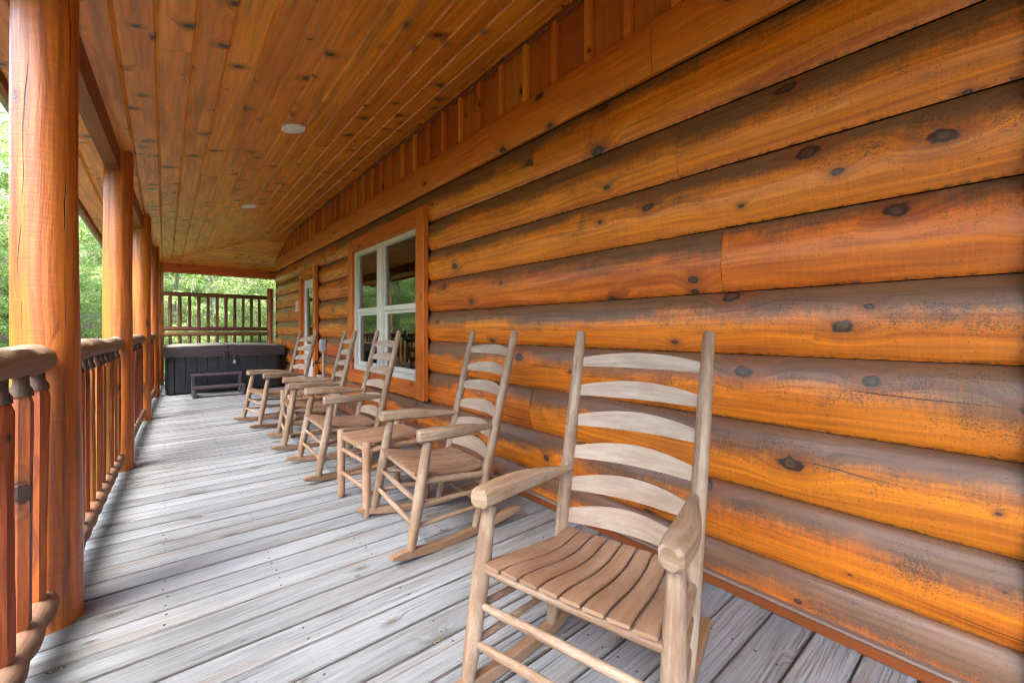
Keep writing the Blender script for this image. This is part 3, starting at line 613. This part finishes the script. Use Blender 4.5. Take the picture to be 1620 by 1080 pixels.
    for k in range(ns):
        f0, f1 = (k + .06) / ns, (k + .94) / ns; path = []; secs = []; kr = random.random(); st = 12
        for i in range(st + 1):
            q = i / st; wf, wb = .272, .222; half = wf + (wb - wf) * q; a0, a1 = -half + 2 * half * f0, -half + 2 * half * f1
            b_ = B2 * .63 - .028 + q * .455; th = .017 if 0 < i < st else .010
            path.append(yc((a0 + a1) / 2, b_, seatz(q) + .012)); secs.append(crect(abs(a1 - a0), th, .004))
        mb.sweep(path, secs, rnd=kr)
    mb.build('seat', 'chairdark', e, sharp=.5)
    # six curved ladder slats, arched on top, bowed to the back
    for t_b, t_h in ((.868, .046), (.759, .052), (.650, .054), (.536, .057), (.425, .059), (.318, .062)):
        mb = MB(); b0 = len(mb.v); st = 14; rr = random.random(); uo = random.uniform(0, 20); L_, R_ = bpost(-1, t_b), bpost(1, t_b)
        dirv = Vector((B4 - B3, 0, Z4 - Z1)).normalized(); nrm = Vector((dirv.z, 0, -dirv.x))
        for i in range(st + 1):
            q = i / st; p = Vector(lerp3(L_, R_, q)); s_ = math.sin(q * math.pi); p += nrm * (.040 * s_); hgt = t_h * (.74 + .60 * s_ ** .9); th = .0055
            lo = p + dirv * (-.004 + .010 * s_); hi = lo + dirv * hgt
            for pt, sg in ((lo, -1), (hi, -1), (hi, 1), (lo, 1)): mb.v.append(tuple(pt + nrm * th * sg)); mb.d.append((rr, .5, 0, 1))
        for i in range(st):
            u0, u1 = uo + i * .035, uo + (i + 1) * .035
            for j in range(4): a = b0 + i * 4 + j; b = b0 + i * 4 + (j + 1) % 4; v0, v1 = (0, .08, .09, .17, .18)[j], (0, .08, .09, .17, .18)[j + 1]; mb.face((a, b, b + 4, a + 4), ((u0, v0), (u0, v1), (u1, v1), (u1, v0)))
        for i in (0, st): mb.face(tuple(b0 + i * 4 + j for j in range(4)), [(0, 0)] * 4)
        mb.build('back_slat', 'slat', e, sharp=.7)
    return e
proto = chair()
CH = [(.799, .798, .243, 'nearest rocking chair, in the foreground before bare log wall'), (.969, 2.226, -.092, 'second nearest rocking chair, on the near side of the slatted side table'),
      (.897, 3.652, -.022, 'middle rocking chair of the row, in front of the right half of the white window'), (.903, 4.708, -.116, 'second farthest rocking chair, its back against the left edge of the window'),
      (.807, 5.863, .127, 'farthest rocking chair, in front of the door near the hot tub')]
for i, (x, y, r, lb) in enumerate(CH):
    c = proto if i == 0 else copy_tree(proto)
    c.location = (x, y, 0); c.rotation_euler.z = r; c['label'] = lb

# ------------------------------------------------------------------ slatted side tables
def table():
    e = empty('side_table', (0, 0, 0), '', 'side table', 'slatted wooden side tables between the chairs'); hx, hy = .205, .215
    for sx in (-1, 1):
        for sy in (-1, 1):
            mb = MB(); mb.log((sx * hx, sy * hy, 0), (sx * hx, sy * hy, .462), .0245, .0255, n=14, seg=6, jit=.012, ends=.008); mb.build('leg', 'table', e)
    for sy in (-1, 1):
        for z in (.14, .30): mb = MB(); turned(mb, (-hx, sy * hy, z), (hx, sy * hy, z), [(0, .010), (.1, .0125), (.5, .0135), (.9, .0125), (1, .010)], 10); mb.build('rung', 'table', e)
        mb = MB(); turned(mb, (-hx, sy * hy, .405), (hx, sy * hy, .405), [(0, .014), (.1, .018), (.9, .018), (1, .014)], 10); mb.build('apron_rail', 'table', e)
    for sx in (-1, 1):
        for z in (.17, .33): mb = MB(); turned(mb, (sx * hx, -hy, z), (sx * hx, hy, z), [(0, .010), (.1, .0125), (.5, .0135), (.9, .0125), (1, .010)], 10); mb.build('rung', 'table', e)
        mb = MB(); turned(mb, (sx * hx, -hy, .415), (sx * hx, hy, .415), [(0, .014), (.1, .018), (.9, .018), (1, .014)], 10); mb.build('apron_rail', 'table', e)
    mb = MB(); ns = 8
    for k in range(ns):
        yy = -hy + .032 + (2 * hy - .064) * (k + .5) / ns; mb.sweep([(-hx - .018, yy, .438), (0, yy, .4375), (hx + .018, yy, .438)], crect((2 * hy - .064) / ns - .006, .014, .003))
    mb.build('tabletop', 'table', e); return e
t1 = table(); t1.location = (1.15, 2.765, 0); t1.rotation_euler.z = .03; t1['label'] = 'slatted side table beside the second rocking chair, its legs in full view'
t2 = copy_tree(t1); t2.location = (1.24, 5.12, 0); t2.rotation_euler.z = -.04; t2['label'] = 'far slatted side table mostly hidden between the two farthest rocking chairs'

# ------------------------------------------------------------------ hot tub and its steps
tub = empty('hot_tub', (.93, 10.38, 0), 'navy hot tub with a dark vinyl cover at the far end', 'hot tub')
hw, hd = .905, .93
def rrect(a, b, r, n=6):
    pts = []
    for cx, cy, s0 in ((a - r, b - r, 0), (-a + r, b - r, 90), (-a + r, -b + r, 180), (a - r, -b + r, 270)):
        for i in range(n + 1): t_ = R(s0 + 90 * i / n); pts.append((cx + r * math.cos(t_), cy + r * math.sin(t_)))
    return pts
mb = MB(); mb.sweep([(0, 0, .0), (0, 0, .03), (0, 0, .70)], [rrect(hw - .03, hd - .03, .10), rrect(hw - .01, hd - .01, .12), rrect(hw - .01, hd - .01, .12)], up=(0, 1, 0)); mb.build('shell', 'black', tub)
def panel(p0, p1, nrm, name='side_panel'):
    mb = MB(); L = (Vector(p1) - Vector(p0)).length; n = int(L / .15); d_ = (Vector(p1) - Vector(p0)).normalized(); nv = Vector(nrm)
    for i in range(n):
        a = Vector(p0) + d_ * (L * i / n + .001); b = Vector(p0) + d_ * (L * (i + 1) / n - .001); m_ = (a + b) / 2
        up_ = (0, 1, 0); wx, wy = (abs(b.x - a.x) or .014), (abs(b.y - a.y) or .014)
        mb.sweep([(m_.x, m_.y, .035), (m_.x, m_.y, .675)], crect(wx, wy, .004), up=up_)
    mb.build(name, 'tub', tub)
panel((-hw + .12, -hd, 0), (hw - .12, -hd, 0), (0, -1, 0)); panel((-hw, -hd + .12, 0), (-hw, hd - .12, 0), (-1, 0, 0))
for sx in (-1, 1):
    mb = MB(); pts = []
    for i in range(9): t_ = R((180 if sx < 0 else 270) + 90 * i / 8); pts.append((sx * (hw - .115) + .127 * math.cos(t_), -hd + .115 + .127 * math.sin(t_)))
    poly = pts + [(x_ * .985, y_ * .985) for x_, y_ in reversed(pts)]; mb.sweep([(0, 0, .02), (0, 0, .69)], poly, up=(0, 1, 0)); mb.build('corner_panel', 'tub', tub)
mb = MB(); mb.sweep([(0, 0, .69), (0, 0, .72)], rrect(hw + .01, hd + .01, .13), up=(0, 1, 0)); mb.build('rim', 'black', tub)
for sx in (-1, 1):
    mb = MB(); n = 10; cw = hw + .045; cd = hd + .05; zt = lambda f: .838 + .028 * (1 - f)
    # half cover: skirt and edge, thicker at the fold
    out = []
    for i in range(n + 1):
        f = i / n; out.append(f)
    b0 = 0; path = []; secs = []
    for f in [0, .002] + [i / 8 for i in range(1, 8)] + [.985, 1.0]:
        x_ = sx * (.006 + (cw - .006) * f); top = zt(f) - (.018 if f in (0, 1.0) else 0); dd = cd - (.02 if f == 1.0 else 0); zb = .655 + .006 * math.sin(f * 17 + sx)
        path.append((x_, 0, 0)); secs.append([(-dd, zb), (-dd - .004, (zb + top) / 2), (-dd, top - .016), (-dd + .018, top), (dd - .018, top), (dd, top - .016), (dd, zb), (dd - .02, zb), (dd - .02, .72), (-dd + .02, .72), (-dd + .02, zb)])
    if sx < 0: path.reverse(); secs.reverse()
    mb.sweep(path, [[(-a if True else a, b) for a, b in s_] for s_ in secs]); mb.build('cover', 'vinyl', tub, sharp=.5)
    mb = MB(); mb.sweep([(sx * .03, 0, zt(.03) + .002), (sx * (cw - .06), 0, zt(.95) + .002)], crect(2 * cd - .10, .006, .002)); mb.build('cover_top', 'pale', tub)
    mb = MB(); xs_ = sx * .075; mb.sweep([(xs_, -cd - .008, .845), (xs_, -cd - .010, .75), (xs_ + .01, -cd - .012, .60 if sx < 0 else .56)], crect(.004, .035, .001), up=(1, 0, 0)); mb.build('strap', 'vinyl', tub)
    mb = MB(); mb.box(xs_ - .012 + .01, xs_ + .032, -cd - .03, -cd - .012, .52, .58, .004); mb.build('buckle', 'metal' if sx > 0 else 'black', tub)
mb = MB(); mb.box(-.10, .10, -cd - .014, -cd - .004, .735, .80, .004); mb.build('lock_flap', 'vinyl', tub)
st = empty('tub_steps', (.74, 9.06, 0), 'dark plum two-tread plastic steps in front of the hot tub', 'steps')
for sx in (-1, 1):
    for yy, zt_, nm in ((-.30, .155, 'leg'), (.10, .335, 'leg')):
        mb = MB(); mb.sweep([(sx * .345, yy, 0), (sx * .345, yy, zt_)], crect(.055, .055, .01), up=(0, 1, 0)); mb.build(nm, 'steps', st)
    mb = MB(); mb.box(sx * .345 - .02, sx * .345 + .02, -.272, .072, .05, .10, .006); mb.build('side_rail', 'steps', st)
for yy, z_, dp in ((-.21, .165, .24), (.20, .345, .26)):
    mb = MB(); mb.sweep([(-.375, yy, z_), (0, yy, z_ + .002), (.375, yy, z_)], crect(dp, .042, .012)); mb.build('tread', 'steps', st)

# ------------------------------------------------------------------ ceiling lights, wiring, tap, notice
for (x, y), lb in (((.851, 3.954), 'larger nearer white disc light on the porch ceiling'), ((.908, 6.741), 'smaller farther white disc light on the porch ceiling')):
    z = zmain(x, y); e = empty('ceiling_light', (x, y, z), lb, 'ceiling light', 'recessed disc lights in the ceiling'); e.rotation_euler = (0, -math.atan(.237), 0)
    mb = MB(); mb.sweep([(0, 0, .012), (0, 0, -.004), (0, 0, -.014), (0, 0, -.017)], [circ(.098, 40), circ(.098, 40), circ(.090, 40), circ(.070, 40)], up=(0, 1, 0)); mb.build('trim_ring', 'light', e)
    mb = MB(); mb.sweep([(0, 0, -.015), (0, 0, -.020), (0, 0, -.023)], [circ(.066, 32), circ(.062, 32), circ(.03, 32)], up=(0, 1, 0)); mb.build('lens', 'light', e)
e = empty('electrical_box', (1.90, 6.82, 0), 'grey metal switch box with conduit on the wall between door and window', 'electrical box')
mb = MB(); mb.box(-.055, .01, -.065, .065, .82, 1.00, .006); mb.build('box', 'metal', e)
mb = MB(); mb.box(-.064, -.056, -.055, .055, .835, .985, .004); mb.build('cover', 'metal', e)
mb = MB(); mb.log((-.012, 0, .02), (-.012, 0, .82), .016, n=12, seg=3); mb.build('conduit', 'metal', e)
mb = MB(); mb.box(-.035, .01, -.026, .026, .50, .515, .003); mb.build('clamp', 'metal', e)
e = empty('outdoor_outlet', (1.90, 7.02, .30), 'small pale weatherproof outlet cover low on the wall by the door', 'outlet')
mb = MB(); mb.box(-.045, .01, -.05, .05, .02, .14, .006); mb.build('cover', 'white', e); mb = MB(); mb.box(-.052, -.046, -.035, .035, .035, .125, .003); mb.build('lid', 'door', e)
e = empty('wall_tap', (1.90, 7.08, .62), 'black garden tap on the wall right of the door', 'tap')
mb = MB(); mb.log((.01, 0, 0), (-.08, 0, 0), .012, n=10, seg=2); mb.log((-.07, 0, .01), (-.10, 0, -.05), .010, n=10, seg=2); mb.build('spout', 'black', e)
mb = MB(); mb.log((-.055, 0, .02), (-.055, 0, .035), .030, n=14, seg=1); mb.log((-.055, 0, 0), (-.055, 0, .03), .007, n=8, seg=1); mb.build('handle', 'black', e)
g = G('notice_print'); tc = g.n('ShaderNodeTexCoord'); sp = g.n('ShaderNodeSeparateXYZ'); g.t.links.new(tc.outputs['Object'], sp.inputs[0])
ln = g.M('GREATER_THAN', g.M('FRACT', g.M('MULTIPLY', sp.outputs[2], 32.0)), .5); wd = g.ss(g.noise(g.vec(g.M('MULTIPLY', sp.outputs[1], 60), g.M('FLOOR', g.M('MULTIPLY', sp.outputs[2], 32.0))), 1, 1), .42, .48)
g.out(g.mix(g.M('MULTIPLY', ln, wd), (.78, .58, .52), (.62, .10, .09)), .6); M['notice'] = g.m
e = empty('wall_notice', (1.895, 8.50, 1.48), 'pinkish arched notice with red lines of print on the wall left of the door', 'sign')
mb = MB(); pts = [(-.12, 0), (.12, 0), (.12, .12)] + [(.12 * math.cos(R(a)), .12 + .10 * math.sin(R(a))) for a in range(15, 180, 15)] + [(-.12, .12)]
b0 = 0
for xx in (-.006, .006):
    for a, b in pts: mb.v.append((xx, a, b)); mb.d.append((.5, .5, 0, 1))
n_ = len(pts); mb.face(tuple(range(n_)), [(a, b) for a, b in pts]); mb.face(tuple(range(2 * n_ - 1, n_ - 1, -1)), [(0, 0)] * n_)
for i in range(n_): j = (i + 1) % n_; mb.face((i, j, n_ + j, n_ + i), [(0, 0)] * 4)
mb.build('board', M['notice'], e)

# ------------------------------------------------------------------ woods beyond the railings
def leaves(name, centers, per, rad, size, parent=None, mat='leaf'):
    C = np.asarray(centers, float); nC = len(C); N = nC * per
    cen = np.repeat(C, per, axis=0); rr = np.repeat(np.asarray(rad, float).reshape(-1, 1) * np.ones((nC, 1)), per, axis=0)
    dirs = rng.normal(size=(N, 3)); dirs /= np.linalg.norm(dirs, axis=1)[:, None]
    pos = cen + dirs * rr * (rng.random((N, 1)) ** .45) * np.array([1.0, 1.0, .55])
    nrm = dirs * .6 + rng.normal(size=(N, 3)) * .55 + np.array([0, 0, .5]); nrm /= np.linalg.norm(nrm, axis=1)[:, None]
    a = np.cross(nrm, rng.normal(size=(N, 3))); a /= np.linalg.norm(a, axis=1)[:, None]; b = np.cross(nrm, a)
    sz = size * (.55 + .9 * rng.random((N, 1))); L, W_ = sz, sz * .5
    V = np.stack([pos - a * L * .5, pos + b * W_ * .5 + a * L * .05, pos + a * L * .5 - nrm * L * .12, pos - b * W_ * .5 + a * L * .05], 1).reshape(-1, 3)
    me = bpy.data.meshes.new(name); me.vertices.add(N * 4); me.vertices.foreach_set('co', V.ravel()); me.loops.add(N * 4); me.loops.foreach_set('vertex_index', np.arange(N * 4, dtype=np.int32))
    me.polygons.add(N); me.polygons.foreach_set('loop_start', np.arange(N, dtype=np.int32) * 4)
    try: me.polygons.foreach_set('loop_total', np.full(N, 4, dtype=np.int32))
    except Exception: pass
    tone = np.repeat(rng.random(nC), per) * .7 + rng.random(N) * .3; t2_ = np.repeat(rng.random(nC), per) * .5 + rng.random(N) * .5
    dat = np.ones((N, 4, 4)); dat[:, :, 0] = tone[:, None]; dat[:, :, 1] = t2_[:, None]
    at = me.attributes.new('dat', 'FLOAT_COLOR', 'POINT'); at.data.foreach_set('color', dat.ravel()); me.update(calc_edges=True); me.validate()
    return link(name, me, mat, parent)
def hmax(x, y):
    """how high the leaf mass stands here"""
    return 5.0 + 1.4 * math.sin(x * .9 + y * .5) + 1.0 * math.sin(y * .83 + 2) if x < -1.5 and y < 13 else 99
cs = []; rd = []
while len(cs) < 2300:                                  # left side wood
    x = -5.2 - abs(random.gauss(0, 3.2)); y = random.uniform(-4, 34); f = random.random(); z0 = gz(x, y); z = z0 + f * (max(3.2, 4.6 + 1.2 * math.sin(x * .9 + y * .5) + .8 * math.sin(y * .83 + 2)) - z0)
    if random.random() < .85 or z < 1: cs.append((x, y, z)); rd.append(random.uniform(.25, .55))
while len(cs) < 4500:                                  # beyond the far end
    y = 14.6 + abs(random.gauss(0, 4.0)); x = random.uniform(-8, 12); z0 = gz(x, y); z = z0 + random.random() ** 1.2 * (7.5 - z0 * .3)
    cs.append((x, y, z)); rd.append(random.uniform(.25, .6))
o = leaves('woodland', cs, 210, rd, .078); tag(o, 'mass of fresh green leaves in the woods beyond the railings', 'woodland', kind='stuff')
mb = MB()
for i in range(46):
    if i < 24: x, y = -7 - abs(random.gauss(0, 3)), random.uniform(-2, 32)
    else: x, y = random.uniform(-7, 9), 15 + abs(random.gauss(0, 4))
    z = gz(x, y); h_ = random.uniform(4, 7); r_ = random.uniform(.03, .09); mb.log((x, y, z - .2), (x + random.uniform(-.6, .6), y + random.uniform(-.6, .6), z + h_), r_, r_ * .35, n=8, seg=6, wave=.12)
o = mb.build('woodland_stems', 'bark'); tag(o, 'thin trunks and stems inside the green woods', 'woodland', kind='stuff')
for i, (x, y, h_, lb) in enumerate(((.15, 13.6, 4.0, 'pale leaning sapling seen through the left part of the privacy railing'), (1.35, 14.1, 4.3, 'thin sapling seen through the right part of the privacy railing'))):
    z = gz(x, y); e = empty('sapling', (x, y, z), lb, 'sapling'); mb = MB()
    top = Vector((.5 - i * .9, .3, h_)); mb.log((0, 0, -.1), tuple(top), .028, .010, n=8, seg=8, wave=.10); br = []
    for k in range(9):
        f = .35 + .07 * k; p = top * f; q = p + Vector((random.uniform(-.7, .7), random.uniform(-.5, .5), random.uniform(.1, .5))); mb.log(tuple(p), tuple(q), .009, .004, n=6, seg=3, wave=.03); br.append(tuple(q)); br.append(tuple((p + q) / 2))
    mb.build('trunk', 'bark', e); leaves('crown', br, 60, [.22] * len(br), .08, e)
